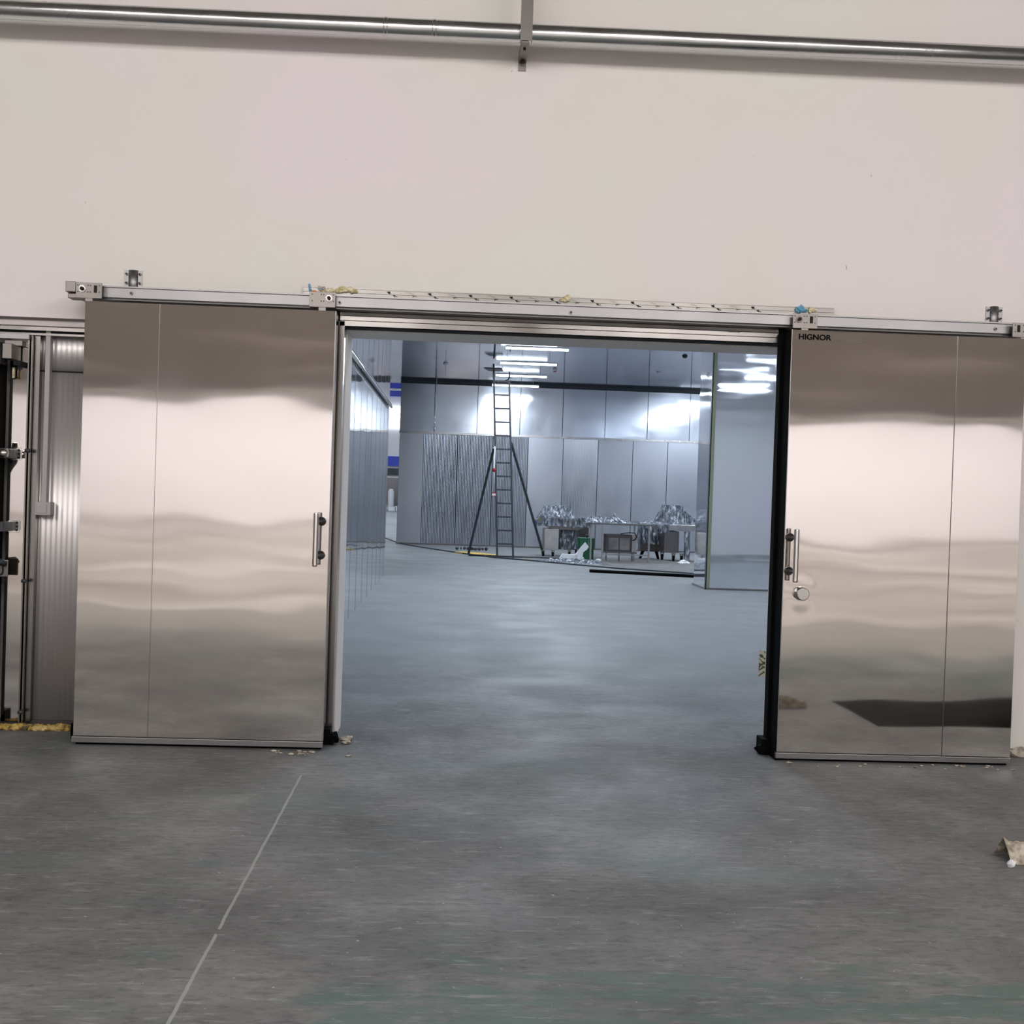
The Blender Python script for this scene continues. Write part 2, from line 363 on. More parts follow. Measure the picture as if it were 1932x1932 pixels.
fb('dark_rail', 2.5, 3.0, 'dark'); fb('grey_panel', .35, 2.3, 'steel_dark')
bl = MB().tube([(-4.35, 86, 0), (-4.35, 86, .05), (-4.35, 86, 1.3), (-4.35, 86, 1.5)], [.2, .22, .22, .12], 12)
tag(bl.build('white_bollard', 'white_p', loc=(-4.35, 86, 0)), 'tall rounded white bollard standing in the far room beyond the gap', 'bollard')
tag(MB().box(-4.4, -3.9, 84, 84.4, 0, .28).box(-3.95, -3.8, 84, 84.3, 0, .33).build('white_package', 'white_box', loc=(-4.1, 84, 0)), 'small white and dark package on the floor in the far room', 'package')

# door casing round the opening (stainless)
struct(MB().box(OX0-.045, OX0, 6.97, YW, .06, OZ+.03).build('trim_8', 'frame_steel'))
hd = MB()
for z0, z1 in ((2.371, 2.399), (2.403, 2.426), (2.430, 2.453)): hd.box(-.672, 1.845, 6.97, YW, z0, z1)
struct(hd.build('trim_9', 'frame_steel'))
struct(MB().box(-.69, 1.90, 6.99, YW-.001, 2.366, 2.454).build('trim_10', 'hole'))
struct(MB().box(OX1, OX1+.05, 6.97, YW, .06, OZ+.03).build('trim_11', 'frame_steel'))
# protective white reveal lining
rv = MB().box(OX0-.002, OX0+.006, YW, YB+.005, 0, OZ).box(OX1-.006, OX1+.002, YW, YB+.005, 0, OZ).box(OX0, OX1, YW, YB+.005, OZ-.006, OZ+.002)
struct(rv.build('trim_12', 'wall'))

# ================================================================== recessed panel wall at the left
def corr(x0, x1, y, z0, z1, pitch=.0305, amp=.0011):
    n = int((x1-x0)/pitch*6); poly = [(x0, y+.035)]
    for i in range(n+1):
        x = x0+(x1-x0)*i/n; poly.append((x, y+amp*math.sin(2*PI*(x-x0)/pitch)))
    poly.append((x1, y+.035)); mb = MB().prism(poly, 'z', z0, z1); mb.sm = [0, 0]+[1]*(len(mb.sm)-2); return mb
struct(corr(-2.415, -2.0, 7.245, .035, 2.07).build('wall_panel', 'rib_steel'))
struct(corr(-2.415, -2.0, 7.245, 2.078, 2.325).build('wall_panel', 'rib_steel'))
struct(MB().box(-3.7, -2.0, 7.15, 7.29, 2.325, 2.366).build('trim_13', 'steel_dark'))
struct(MB().box(-3.7, -2.0, 7.17, 7.245, 2.30, 2.325).box(-3.7, -2.0, 7.19, 7.245, 2.275, 2.287).build('trim_14', 'frame_steel'))
struct(MB().box(-3.7, -2.0, 7.2, 7.25, 2.287, 2.30).build('trim_15', 'hole'))
struct(MB().box(-2.415, -2.0, 7.242, 7.26, 2.070, 2.078).build('trim_16', 'hole'))
# electrical box and trunking
e = thing('switch_box', (-2.365, 7.2, 1.27), 'small grey switch box under grey trunking on the ribbed panel left of the doors', 'switch box')
MB().box(-2.412, -2.322, 7.17, 7.24, 1.235, 1.312).build('housing', 'grey_p', e, .004)
MB().box(-2.402, -2.342, 7.165, 7.171, 1.247, 1.300).build('cover_plate', 'grey_p', e, .003)
MB().box(-2.382, -2.356, 7.195, 7.24, 1.312, 2.36).build('trunking', 'grey_p', e)
# foam bead at the foot
fo = MB()
for k in range(26): fo.blob((-2.56+k*.016, 7.12+rnd.uniform(-.015, .015), .012), .028, k, .5, 2, (1.1, 1, .55 + .35*rnd.random()), flo=0)
tag(fo.build('foam_strip', 'foam_dirty', loc=(-2.36, 7.12, 0)), 'dirty mustard foam bead along the foot of the ribbed panel', 'foam strip')
struct(MB().box(-3.7, -2.0, 7.22, 7.29, 0, .036).build('baseboard_left', 'brown_dark'))

# ================================================================== hinged cold room door at the left edge
h = thing('hinged_door', (-2.8, 7.2, 0), 'hinged stainless cold room door with latches cut off by the left picture edge', 'door')
MB().box(-2.585, -2.47, 7.205, 7.245, .03, 2.27).build('frame_panel', 'door_steel', h)
fm = MB().box(-2.47, -2.462, 7.16, 7.245, .03, 2.27).box(-2.455, -2.448, 7.17, 7.245, .03, 2.27).box(-2.445, -2.415, 7.2, 7.245, .03, 2.27)
fm.build('edge_moulding', 'frame_steel', h)
MB().box(-2.462, -2.455, 7.2, 7.24, .03, 2.27).build('seal', 'black', h)
MB().box(-3.65, -2.625, 7.08, 7.2, .07, 2.2).build('leaf', 'frame_steel', h, .004)
MB().box(-2.625, -2.603, 7.1, 7.21, .05, 2.22).build('gasket', 'black', h)
MB().box(-3.65, -2.46, 7.14, 7.2, 2.245, 2.272).build('head_rail', 'alu', h)
g = MB().box(-2.66, -2.583, 7.02, 7.12, 2.09, 2.215).box(-2.652, -2.60, 7.0, 7.04, 2.045, 2.095).box(-2.572, -2.52, 7.04, 7.19, 2.12, 2.205).box(-2.60, -2.50, 7.15, 7.2, 2.205, 2.235)
g.build('roller_mechanism', 'zinc', h, .002)
MB().box(-2.612, -2.592, 7.015, 7.022, 2.165, 2.195).box(-2.612, -2.592, 7.015, 7.022, 2.10, 2.135).box(-2.58, -2.574, 7.03, 7.12, 2.09, 2.21).box(-2.53, -2.49, 7.1, 7.2, 2.09, 2.115).build('mechanism_slots', 'hole', h)
MB().tube([(-2.635, 7.012, 2.18), (-2.625, 7.012, 2.17), (-2.608, 7.012, 2.16)], .006, 8).build('mechanism_lever', 'chrome', h)
MB().box(-2.552, -2.54, 7.15, 7.165, 2.02, 2.08).build('stop_pin', 'foam', h)
MB().blob((-2.628, 7.01, 2.05), .022, 4, .5, 2).build('mechanism_wheel', 'hole', h)
for zc, big in ((1.585, 1), (1.165, 0)):
    p = MB().box(-2.57, -2.507, 7.198, 7.206, zc-.035, zc+.035).build('latch_plate', 'chrome', h, .002)
    MB().box(-2.64, -2.55, 7.06, 7.2, zc-.028, zc+.028).build('latch_block', 'dark', h, .005)
    bb = MB()
    for dz in (-.022, 0, .022): bb.tube([(-2.52, 7.19, zc+dz), (-2.52, 7.2, zc+dz)], .006, 8)
    bb.build('latch_screws', 'hole', h)
    if big:
        MB().tube([(-2.60, 7.05, zc+.07), (-2.605, 7.04, zc), (-2.615, 7.03, zc-.04), (-2.635, 7.03, zc-.08), (-2.65, 7.03, zc-.13)], [.016, .022, .026, .02, .012], 10).build('latch_lever', 'steel_dark', h)
        MB().tube([(-2.575, 7.05, zc), (-2.53, 7.05, zc)], .022, 12).build('latch_roller', 'chrome', h)
MB().tube([(-2.655, 7.04, 1.46), (-2.655, 7.06, 1.5)], .03, 14).build('lock_disc', 'zinc', h)
MB().box(-2.60, -2.535, 7.12, 7.13, .875, .975).build('hasp', 'zinc', h, .01)
MB().tube([(-2.575+.012*math.cos(t), 7.115, .918+.03*math.sin(t)) for t in [i*PI/8 for i in range(17)]], .004, 6).build('hasp_ring', 'hole', h)
MB().tube([(-2.65, 7.05, .955), (-2.565, 7.1, .965), (-2.55, 7.115, .95)], .018, 10).build('hasp_bolt', 'dark', h)
for zc in (1.605, .853, .094):
    MB().tube([(-2.468, 7.15, zc), (-2.452, 7.15, zc), (-2.437, 7.15, zc)], [.010, .013, .009], 10).box(-2.456, -2.448, 7.15, 7.2, zc-.004, zc+.004).build('clamp_knob', 'dark', h)
MB().box(-3.6, -2.60, 7.0, 7.1, 0, .07).build('sweep', 'black', h)

# ================================================================== sliding doors
YD, TH = 6.75, .15
def sliding(name, x0, x1, seam, open_side, label):
    d = thing(name, ((x0+x1)/2, YD, 0), label, 'sliding door', 'sliding door leaves')
    a = MB().box(x0, seam-.0025, YD, YD+TH, .05, 2.42).box(seam+.0025, x1, YD, YD+TH, .05, 2.42).box(seam-.004, seam+.004, YD+.003, YD+TH-.01, .05, 2.42)
    a.build('door_leaf', 'door_steel', d)
    MB().box(seam+.0015, seam+.0035, YD-.0015, YD+.002, .05, 2.42).build('seam_bead', 'steel_dark', d)
    MB().box(x0-.008, x1+.003, YD-.008, YD+.02, .014, .046).build('bottom_rail', 'alu', d, .002)
    MB().box(x0+.01, x1-.01, YD+.02, YD+TH-.005, .0, .05).build('floor_seal', 'black', d)
    g = MB(); ge = x1 if open_side > 0 else x0; o = open_side
    xa, xb = sorted((ge, ge+o*.006))
    if o < 0: g.box(xa, xb, YD+.006, YD+TH, .0, 2.42)
    g.box(x0-.02, x1+.02, YD+TH, YD+TH+.07, .012, .06).box(x0+.01, x1-.01, YD+TH, YD+TH+.05, .06, 2.40)
    if o < 0: g.box(x0-.022, x0+.02, YD+TH, YD+TH+.075, .06, 2.42)
    g.build('gasket', 'black', d)
    fx = ge
    bt = MB().box(fx-.03 if o > 0 else fx-.05, fx+.03 if o > 0 else fx+.02, YD+TH-.01, YD+TH+.12, 0, .09)
    if o > 0: bt.box(x0-.06, x0-.003, YD+TH, YD+TH+.08, 0, .085)
    bt.blob((fx+o*.035, YD+TH+.02, .03), .04, 3+o, .6, 2, flo=0)
    bt.build('sweep_corner', 'black', d)
    if o > 0:
        MB().box(x1-.0005, x1+.0035, YD-.002, YD+.03, .05, 2.42).build('edge_strip', 'alu', d)
    else:
        MB().box(x0-.0035, x0+.0005, YD-.002, YD+.004, .05, 2.42).build('edge_strip', 'alu', d)
    return d
dl = sliding('sliding_door', -2.030, -.676, -1.631, 1, 'left stainless sliding door leaf with vertical seam near its left edge')
dr = sliding('sliding_door', 1.865, 3.203, 2.807, -1, 'right stainless sliding door leaf with black rubber edge, round knob and lettering')
def handle(d, xp, xb, z0, z1):
    hnd = MB().tube([(xb, YD-.085, z) for z in (z0-.003, z0, z0+.004, z0+.012, z1-.012, z1-.004, z1, z1+.003)], [.012, .0145, .0145, .0145, .0145, .0145, .0145, .012], 24).build('handle', 'chrome', d)
    for z in (z0+.055, z1-.045):
        q = MB().tube([(xp, YD, z), (xp, YD-.012, z), (xp, YD-.018, z), (xb, YD-.08, z)], [.024, .024, .011, .010], 14)
        q.build('handle_post', 'zinc', hnd)
handle(dl, -.716, -.738, 1.022, 1.308)
handle(dr, 1.892, 1.908, 1.014, 1.303)
kb = MB().tube([(1.966, YD, .945), (1.966, YD-.004, .945), (1.966, YD-.05, .945), (1.966, YD-.054, .945)], [.040, .038, .036, .032], 28)
kb.build('lock_knob', 'steel', dr)
text('HIGNOR', .042, 'black', dr, (1.90, YD-.001, 2.368), name='lettering', sx=1.12)
t3 = MB()
for k in range(3): 
    for q in range(9):
        t3.box(2.085+q*.023, 2.085+q*.023+rnd.uniform(.010, .02), YD-.0008, YD, 2.364+.011*k, 2.3665+.011*k)
t3.build('small_lettering', 'sheet', dr)

def hanger(d, x0, x1, z0, z1, bolt_side, slot=True):
    YH = 6.80
    p = MB().box(x0, x1, YH, YH+.006, z0, z1).box(x0, x1, YH+.006, YH+.05, z0, z0+.006).box((x0+x1)/2-.02, (x0+x1)/2+.02, YH+.003, YH+.01, 2.415, z0+.01)
    p = p.build('hanger_plate', 'zinc', d, .001)
    bx = x0+.035 if bolt_side < 0 else x1-.035; sxx = x1-.035 if bolt_side < 0 else x0+.035; zc = (z0+z1)/2+.008
    hh = MB()
    if slot: hh.box(sxx-.009, sxx+.009, YH-.0006, YH, zc-.02, zc+.02)
    mid = (bx+sxx)/2
    for dx in (-.006, .008):
        for dz in (-.017, .019): hh.box(mid+dx-.003, mid+dx+.003, YH-.0006, YH, zc+dz-.003, zc+dz+.003)
    for dz in (-.017, .019): hh.box(sxx-bolt_side*.02-.002, sxx-bolt_side*.02+.003, YH-.0006, YH, zc+dz-.003, zc+dz+.003); hh.box(bx+bolt_side*.024-.003, bx+bolt_side*.024+.003, YH-.0006, YH, zc+dz-.003, zc+dz+.003)
    hh.build('hanger_holes', 'hole', p)
    MB().tube([(bx, YH, zc), (bx, YH-.006, zc)], .019, 18).build('roller_washer', 'chrome', p)
    MB().tube([(bx, YH-.006, zc), (bx, YH-.02, zc)], .010, 6, smooth=0).build('roller_bolt', 'hole', p)
    MB().tube([(bx, YH+.006, zc), (bx, YH+.03, zc)], .024, 16).build('roller_wheel', 'black', p)
hanger(dl, -2.098, -1.957, 2.444, 2.528, -1); hanger(dl, -.828, -.685, 2.446, 2.530, 1, False)
hanger(dr, 1.880, 2.020, 2.437, 2.518, -1); hanger(dr, 3.145, 3.285, 2.436, 2.516, 1)

# ================================================================== track
t = thing('door_track', (.6, 6.9, 2.48), 'long aluminium sliding door track above both door leaves', 'door track')
tr = MB().prism([(6.845, 2.46), (6.845, 2.512), (6.835, 2.514), (6.835, 2.522), (6.90, 2.522), (6.90, 2.47), (6.93, 2.46)], 'x', -2.12, 3.45)
tr.build('rail', 'alu', t)
MB().box(-2.10, 3.45, 6.87, 6.95, 2.449, 2.46).build('lower_lip', 'alu_dark', t)
MB().box(-2.12, 3.45, 6.95, 7.097, 2.457, 2.515).build('back_channel', 'alu_dark', t)
MB().box(-2.155, -2.10, 6.80, 6.90, 2.475, 2.532).box(-2.15, -2.06, 6.83, 6.92, 2.445, 2.472).build('end_stop', 'zinc', t, .003)
for x, z in ((-1.81, 2.486), (-.665, 2.482), (.628, 2.479), (3.066, 2.483)):
    b = MB().tube([(x, 6.845, z), (x, 6.838, z)], .010, 6, smooth=0).build('track_bolt', 'zinc', t)
    MB().tube([(x, 6.838, z), (x, 6.836, z)], .005, 8).build('bolt_socket', 'hole', b)
def bracket(xc, z0, z1, label):
    b = thing('wall_bracket', (xc, YW, (z0+z1)/2), label, 'bracket', 'channel brackets above the track')
    MB().box(xc-.05, xc-.024, YW-.006, YW-.001, z0, z1).build('mounting_flange', 'alu', b)
    MB().box(xc+.024, xc+.05, YW-.006, YW-.001, z0, z1).build('mounting_flange', 'alu', b)
    arc = [(xc+.027*math.cos(PI*i/10), YW-.004-.02*math.sin(PI*i/10)) for i in range(11)]
    q = MB().prism(arc, 'z', z0-.05, z1); q.sm = [0, 0]+[1]*9+[0, 0, 0]; q.sm = q.sm[:len(q.f)]
    q.build('channel_body', 'alu', b)
    for sx_ in (-.037, .037):
        for zz in (z0+.022, z1-.022):
            n_ = MB().tube([(xc+sx_, YW-.006, zz), (xc+sx_, YW-.014, zz)], .009, 6, smooth=0).build('anchor_bolt', 'zinc', b)
            MB().tube([(xc+sx_, YW-.013, zz), (xc+sx_, YW-.022, zz)], .0045, 8).build('bolt_shank', 'hole', n_)
bracket(-1.867, 2.56, 2.655, 'channel bracket with four bolts above the left end of the track')
bracket(3.165, 2.56, 2.652, 'channel bracket with four bolts above the right end of the track')

f = thing('cover_strip', (.65, YW, 2.58), 'film covered metal strip with printed marks on the wall above the track', 'metal strip')
MB().box(-.897, 2.197, YW-.022, YW-.001, 2.548, 2.602).box(-.897, 2.197, YW-.026, YW-.022, 2.597, 2.602).box(-.897, 2.197, YW-.027, YW-.022, 2.574, 2.577).build('strip', 'strip_steel', f)
mk = MB()
x = -.42; k = 0
while x < 1.75:
    z = 2.59; yy = YW-.0275
    if k % 2 == 0:
        mk.prism([(x, z), (x+.022, z+.001), (x+.018, z-.008), (x+.03, z-.014), (x+.012, z-.012)], 'y', yy, yy+.001)
        mk.box(x+.034, x+.05, yy, yy+.001, z-.024, z-.020, Matrix.Rotation(.6, 3, 'Y')).box(x+.052, x+.062, yy, yy+.001, z-.027, z-.024).box(x+.045, x+.049, yy, yy+.001, z-.03, z-.018)
    else:
        for q in range(5): mk.box(x+q*.008, x+q*.008+.0012, yy, yy+.001, z-.004-.002*q, z+.004-.002*q, Matrix.Rotation(.7*(-1)**q, 3, 'Y'))
        mk.box(x+.03, x+.055, yy, yy+.001, z-.020, z-.0185).box(x+.036, x+.038, yy, yy+.001, z-.028, z-.012, Matrix.Rotation(.5, 3, 'Y'))
    x += .118; k += 1
mk.build('printed_marks', 'hole', f)
# scribble on the casing
sc = MB()
for q in range(5): sc.tube([(1.555+q*.012+.005*math.cos(a), 6.969, 2.425+.004*math.sin(a)) for a in [i*PI/3 for i in range(7)]], .0012, 5)
sc.box(1.61, 1.618, 6.968, 6.9695, 2.42, 2.424); o = sc.build('pen_scribble', 'hole', loc=(1.58, 6.969, 2.425))
tag(o, 'small black pen scribble on the bright header strip near the right door', 'scribble')

def lump(name, m, items, label, cat, group=None):
    b = MB()
    for i, (x, y, z, r, sq) in enumerate(items): b.blob((x, y, z), r, i+r*99, .7, 3, sq)
    c0 = items[0]; return tag(b.build(name, m, loc=(c0[0], c0[1], c0[2])), label, cat, group)
FY = YW-.03
lump('foam_lump', 'foam', [(-.655, FY, 2.590, .024, (1.6, .6, .7)), (-.70, FY, 2.583, .016, (1.7, .7, .8)), (-.62, FY, 2.588, .018, (1, .7, .8)), (-.60, FY, 2.584, .012, (1, .8, 1))], 'cream foam lump hanging over the cover strip right of the left hanger plate', 'foam lump')
lump('foam_lump', 'foam', [(-.755, FY, 2.578, .020, (1.2, .7, .7)), (-.78, FY, 2.574, .012, (1.3, .7, .6)), (-.735, FY, 2.576, .012, (1, .7, .8))], 'pale foam smear above the left hanger plate', 'foam lump')
lump('foam_lump', 'foam', [(.622, FY, 2.592, .020, (1, .6, 1)), (.60, FY, 2.583, .014, (1.2, .6, .7)), (.632, FY, 2.603, .009, (.6, .6, 1.3))], 'yellowish foam tuft at the middle of the cover strip', 'foam lump')
lump('foam_lump', 'foam', [(2.06, FY, 2.585, .013, (1.2, .7, 1.1)), (2.085, FY, 2.583, .010, (1.2, .7, .8))], 'cream foam bit beside the blue film above the right door', 'foam lump')
lump('film_scrap', 'tape_blue', [(1.998, FY, 2.586, .021, (1, .6, 1)), (1.975, FY, 2.582, .012, (.7, .6, 1.2)), (2.02, FY, 2.58, .014, (1.2, .6, .7))], 'torn blue film scrap above the right hanger plate', 'film scrap')
lump('film_scrap', 'orange', [(-.832, FY, 2.573, .010, (1.4, .7, .6))], 'orange film scrap at the left end of the cover strip', 'film scrap')
lump('film_scrap', 'tape_blue', [(-.862, FY, 2.600, .009, (.7, .6, 1.6)), (-.858, FY, 2.582, .008, (1, .6, 1))], 'greenish blue film scrap standing at the left tip of the cover strip', 'film scrap')
lump('film_scrap', 'grey_p', [(-.795, FY, 2.594, .013, (1.5, .6, .8))], 'grey plastic scrap among the foam at the left end of the cover strip', 'film scrap')

# ================================================================== pipe and strut
p = thing('wall_pipe', (.3, 6.86, 4.03), 'long shiny galvanised pipe running along the top of the white wall', 'pipe')
PYP = 6.86
def pz(x): return 4.012+.006*(x+2.56)
MB().tube([(-9, PYP, pz(-9)), (9, PYP, pz(9))], .052, 28).build('pipe_body', 'galv', p)
for x in (-.47, -.20): MB().tube([(x, PYP, pz(x)), (x+.004, PYP, pz(x)), (x+.02, PYP, pz(x)), (x+.024, PYP, pz(x))], [.052, .0545, .0545, .052], 28).build('pipe_joint', 'galv', p)
s = thing('strut_hanger', (.315, 6.79, 4.2), 'upright galvanised channel strut holding the pipe, with an angle foot', 'strut')
MB().box(.29, .355, 6.762, 6.766, 3.955, HC).box(.29, .294, 6.766, 6.806, 3.955, HC).box(.351, .355, 6.766, 6.806, 3.955, HC).build('channel', 'zinc', s)
MB().box(.297, .341, 6.766, 7.098, 3.945, 3.951).box(.297, .301, 6.766, 7.098, 3.951, 3.985).box(.297, .341, 7.09, 7.098, 3.90, 3.951).build('angle_foot', 'zinc', s)
MB().tube([(.319, 6.86, 3.937), (.319, 6.86, 3.945)], .008, 8).build('foot_bolt', 'hole', s)
MB().tube([(.319, 7.05, 3.93), (.319, 7.05, 3.945)], .013, 8).build('foot_bolt', 'hole', s)

# ================================================================== small debris
tag(MB().grid(lambda u, v: (1.966+.0*v - .035*u, 7.46+.01*u, .375+.15*v+.02*u*(v-.5)), 6, 8).grid(lambda u, v: (1.966 - .035*u, 7.465+.01*u, .375+.15*v+.02*u*(v-.5)), 6, 8).build('hazard_tape', 'tape', loc=(1.95, 7.46, .45)), 'peeling yellow and black tape flap on the right jamb behind the black door edge', 'tape')
b = MB().grid(lambda u, v: (2.33+.22*u, 4.86+.16*v, max(.0, .07*math.sin(PI*v)*(1.1-u*.4)+.03*noise.noise(Vector((u*5, v*5, 1))))*(1 if .02 < v < .98 else 0)+.0015), 16, 14)
tag(b.build('paper_bag', 'paper', loc=(2.42, 4.9, 0)), 'crumpled brown paper bag on the floor at the right picture edge', 'paper bag')
tag(MB().blob((2.315, 4.83, .014), .017, 3, .5, 2, flo=0).build('white_crumb', 'white_box', loc=(2.315, 4.83, 0)), 'small white crumb beside the paper bag', 'crumb')
db = MB()
for k in range(46):
    xx = rnd.choice([rnd.uniform(-.95, -.5), rnd.uniform(1.9, 2.3), rnd.uniform(2.3, 3.25)]); yy = rnd.uniform(6.60, 6.72)
    db.blob((xx, yy, .004), rnd.uniform(.004, .012), k, .6, 1, (1.4, 1, .5), flo=0)
tag(db.build('floor_debris', 'paper'), 'crumbs of plaster and foam scattered below the door leaves', 'debris', kind='stuff')
tag(MB().blob((-.565, 7.03, .012), .035, 2, .8, 2, (1, 1.4, .4), flo=0)  .blob((-.56, 6.93, .01), .02, 4, .8, 2, (1.4, 1, .4), flo=0).build('mortar_crumbs', 'paper'), 'pale mortar crumbs at the foot of the left jamb', 'mortar')
tag(MB().blob((3.27, 7.04, .02), .06, 2, .6, 2, (1, .5, .6), flo=0).blob((3.4, 7.03, .02), .07, 6, .6, 2, (1.3, .6, .5), flo=0).build('cement_lump', 'paper', loc=(3.3, 7.04, 0)), 'rough cement lump at the wall foot right of the right door leaf', 'cement')
mt = MB().grid(lambda u, v: (2.85+2.6*u, 4.6+1.0*v, .001+.27*min(1, u*1.15)**1.3*math.sin(PI*v)**.7*(1-.9*max(0, u-.9)*10*(u > .9))*(1+.25*noise.noise(Vector((u*6, v*4, 5))))), 60, 20, smooth=1)  # unseen dark mound, shaped for the dark band reflected in the right leaf
tag(mt.build('dark_mound', 'black', loc=(3.8, 5, 0)), 'crumpled dark mound on the floor, seen reflected low in the right door leaf', 'dark mound')

# ================================================================== hall lamps in front hall (behind the camera)
for x, y in HALL_LAMPS:
    o = thing('ceiling_lamp', (x, y, HC), 'shielded ceiling lamp over the front hall', 'ceiling lamp', 'front hall ceiling lamps')
    MB().box(x-1.15, x+1.15, y-.6, y+.6, 4.99, 5.02).box(x-.6, x-.57, y-.02, y+.02, 5.02, HC).box(x+.57, x+.6, y-.02, y+.02, 5.02, HC).build('housing', 'grey_p', o)

# inner hall fluorescent fittings
def fitting(x, y):
    o = bpy.data.objects.new('fluorescent_lamp', None); COL.objects.link(o); o.location = (x, y, CZ)
    return o
proto = fitting(1.51, LAMP_Y[-1]); X, Y = 1.51, LAMP_Y[-1]
MB().box(X-.6, X+.6, Y-.045, Y+.045, 4.235, 4.265).build('lamp_housing', 'white_p', proto)
MB().tube([(X-.595, Y-.03, 4.215), (X+.595, Y-.03, 4.215)], .016, 10).build('lamp_tube', 'tube', proto)
MB().tube([(X-.595, Y+.03, 4.215), (X+.595, Y+.03, 4.215)], .016, 10).build('lamp_tube', 'tube', proto)
for sx_ in (-.45, .45): MB().tube([(X+sx_, Y, 4.265), (X+sx_, Y, CZ)], .004, 6).build('hanging_rod', 'white_p', proto)
def copy_tree(o, parent=None):
    c = o.copy(); COL.objects.link(c)
    if parent: c.parent = parent
    for ch in o.children: copy_tree(ch, c)
    return c
VIS = {25.9: 'lit fluorescent lamp under the steel ceiling, nearest and highest of the three in view', 28.65: 'lit fluorescent lamp under the steel ceiling, middle one of the three in view', 31.3: 'lit fluorescent lamp under the steel ceiling, lowest of three and nearest the far wall'}
for xr in (1.51, 7.0):
    for y in LAMP_Y:
        o = proto if (xr == 1.51 and y == LAMP_Y[-1]) else copy_tree(proto)
        o.location = (xr, y, CZ)
        if xr == 1.51 and y in VIS: tag(o, VIS[y], 'ceiling lamp', 'fluorescent lamps under the steel ceiling')
        else: tag(o, 'lit fluorescent lamp hidden above the doorway or behind the steel block', 'ceiling lamp', 'fluorescent lamps out of view')

# ceiling bits
def det(x, y, label, m2='white_p'):
    o = thing('ceiling_detector', (x, y, CZ), label, 'detector', 'small fittings on the steel ceiling')
    MB().tube([(x, y, CZ), (x, y, CZ-.02), (x, y, CZ-.045)], [.055, .055, .03], 12).build('body', 'dark' if m2 == 'dark' else 'white_p', o)
    if m2 == 'red': MB().tube([(x, y, CZ-.045), (x, y, CZ-.06)], [.05, .02], 12).build('lens', 'red', o)
det(-.27, 28.3, 'white ceiling detector left of the ladder top', 'white')
det(2.31, 28.8, 'white and red ceiling detector just right of the lit lamps', 'red')
det(4.73, 28.5, 'pale ceiling detector at the right of the steel ceiling', 'white')
det(4.70, 25.1, 'dark ceiling detector near the doorway header at the right', 'dark')
def cord(pts, lab, r=.008): return tag(MB().tube(pts, r, 6).build('dangling_wire', 'white_p', loc=pts[0]), lab, 'cord', 'white cords hanging on the far wall')
cord([(-.53, 32.6, CZ), (-.55, 32.6, 4.0), (-.53, 32.7, 3.7), (-.57, 32.8, 3.4)], 'white cord with a tangled end hanging by the far wall left of the ladder', .011)
cord([(-.27, 28.31, CZ-.045), (-.275, 28.31, 4.3), (-.27, 28.31, 4.12)], 'thin white cord hanging from the detector left of the ladder top')
tg = MB()
for k in range(5): tg.blob((-.565+.015*(-1)**k, 32.8, 3.42-.07*k), .022, k, .6, 1, (1, 1, 1.5))
tag(tg.build('cable_knot', 'white_box', loc=(-.565, 32.8, 3.3)), 'knotted white cable end below the cord on the far wall', 'cable')

# ================================================================== ladder
ld = thing('tall_ladder', (1.2, 27.6, 0), 'tall dark single ladder with two side braces in front of the far wall', 'ladder')
def lr(x0, x1, z): return x0 + (x1-x0)*z/3.95
def rail(xb, xt, zt, nm='rail'):
    MB().box(xb-.022, xb+.022, 27.46, 27.54, 0, .001) 
    q = MB(); P = [(xb, 0), (lr(xb, xt, zt), zt)]
    q.prism([(P[0][0]-.022, 0), (P[0][0]+.022, 0), (P[1][0]+.020, zt), (P[1][0]-.020, zt)], 'y', 27.47, 27.54); q.build(nm, 'dark', ld)
rail(1.042, .838, 4.36); rail(1.402, 1.184, 3.98)
for k in range(13):
    z = .31+k*.305
    MB().box(lr(1.042, .838, z)+.015, lr(1.402, 1.184, z)-.015, 27.48, 27.53, z-.018, z+.018).build('rung', 'dark', ld)
def brace(a, b):
    MB().tube([a, b], .032, 6, smooth=0).build('side_brace', 'dark', ld)
brace((.885, 27.56, 2.47), (.40, 28.1, .03)); brace((1.27, 27.56, 2.62), (2.18, 28.7, .03))
MB().tube([(.40, 27.75, .025), (1.0, 27.6, .025), (1.6, 27.62, .025), (2.6, 27.3, .025)], .024, 6).build('base_bar', 'dark', ld)
MB().prism([(.60, 27.35), (1.0, 27.35), (1.05, 27.9), (.72, 27.9)], 'z', 4.235, 4.262).build('top_tray', 'dark', ld)
MB().tube([(.98, 27.5, 3.97), (1.10, 27.5, 3.99), (1.17, 27.5, 4.03), (1.185, 27.5, 4.1), (1.18, 27.5, 4.2)], [.012, .014, .018, .022, .008], 8).build('top_hook', 'dark', ld)
pl = thing('hanging_pole', (.91, 27.4, 1.44), 'thin white pole with red fittings hanging on the left rail of the ladder', 'pole')
MB().tube([(.91, 27.43, 1.46), (.905, 27.43, 2.5)], .016, 8).build('pole', 'white_p', pl)
MB().blob((.90, 27.42, 1.97), .045, 1, .1, 2).build('red_ball', 'red', pl)
MB().box(.875, .955, 27.38, 27.46, 1.38, 1.46).build('end_box', 'white_box', pl)
MB().box(.87, .96, 27.375, 27.465, 1.375, 1.395).box(.87, .96, 27.375, 27.465, 1.445, 1.465).build('red_band', 'red', pl)
tag(MB().prism([(.08, 28.9), (.3, 29.3), (1.05, 28.5), (1.12, 28.0), (.75, 27.95)], 'z', 0, .025).build('yellow_sheet', 'yellow', loc=(.6, 28.5, 0)), 'flat yellow sheet lying on the floor under the ladder foot', 'sheet')
rb = MB()
for k in range(9): rb.blob((.15+k*.09, 30.3+.1*rnd.random(), .05), rnd.uniform(.03, .055), k, .6, 1, flo=0)
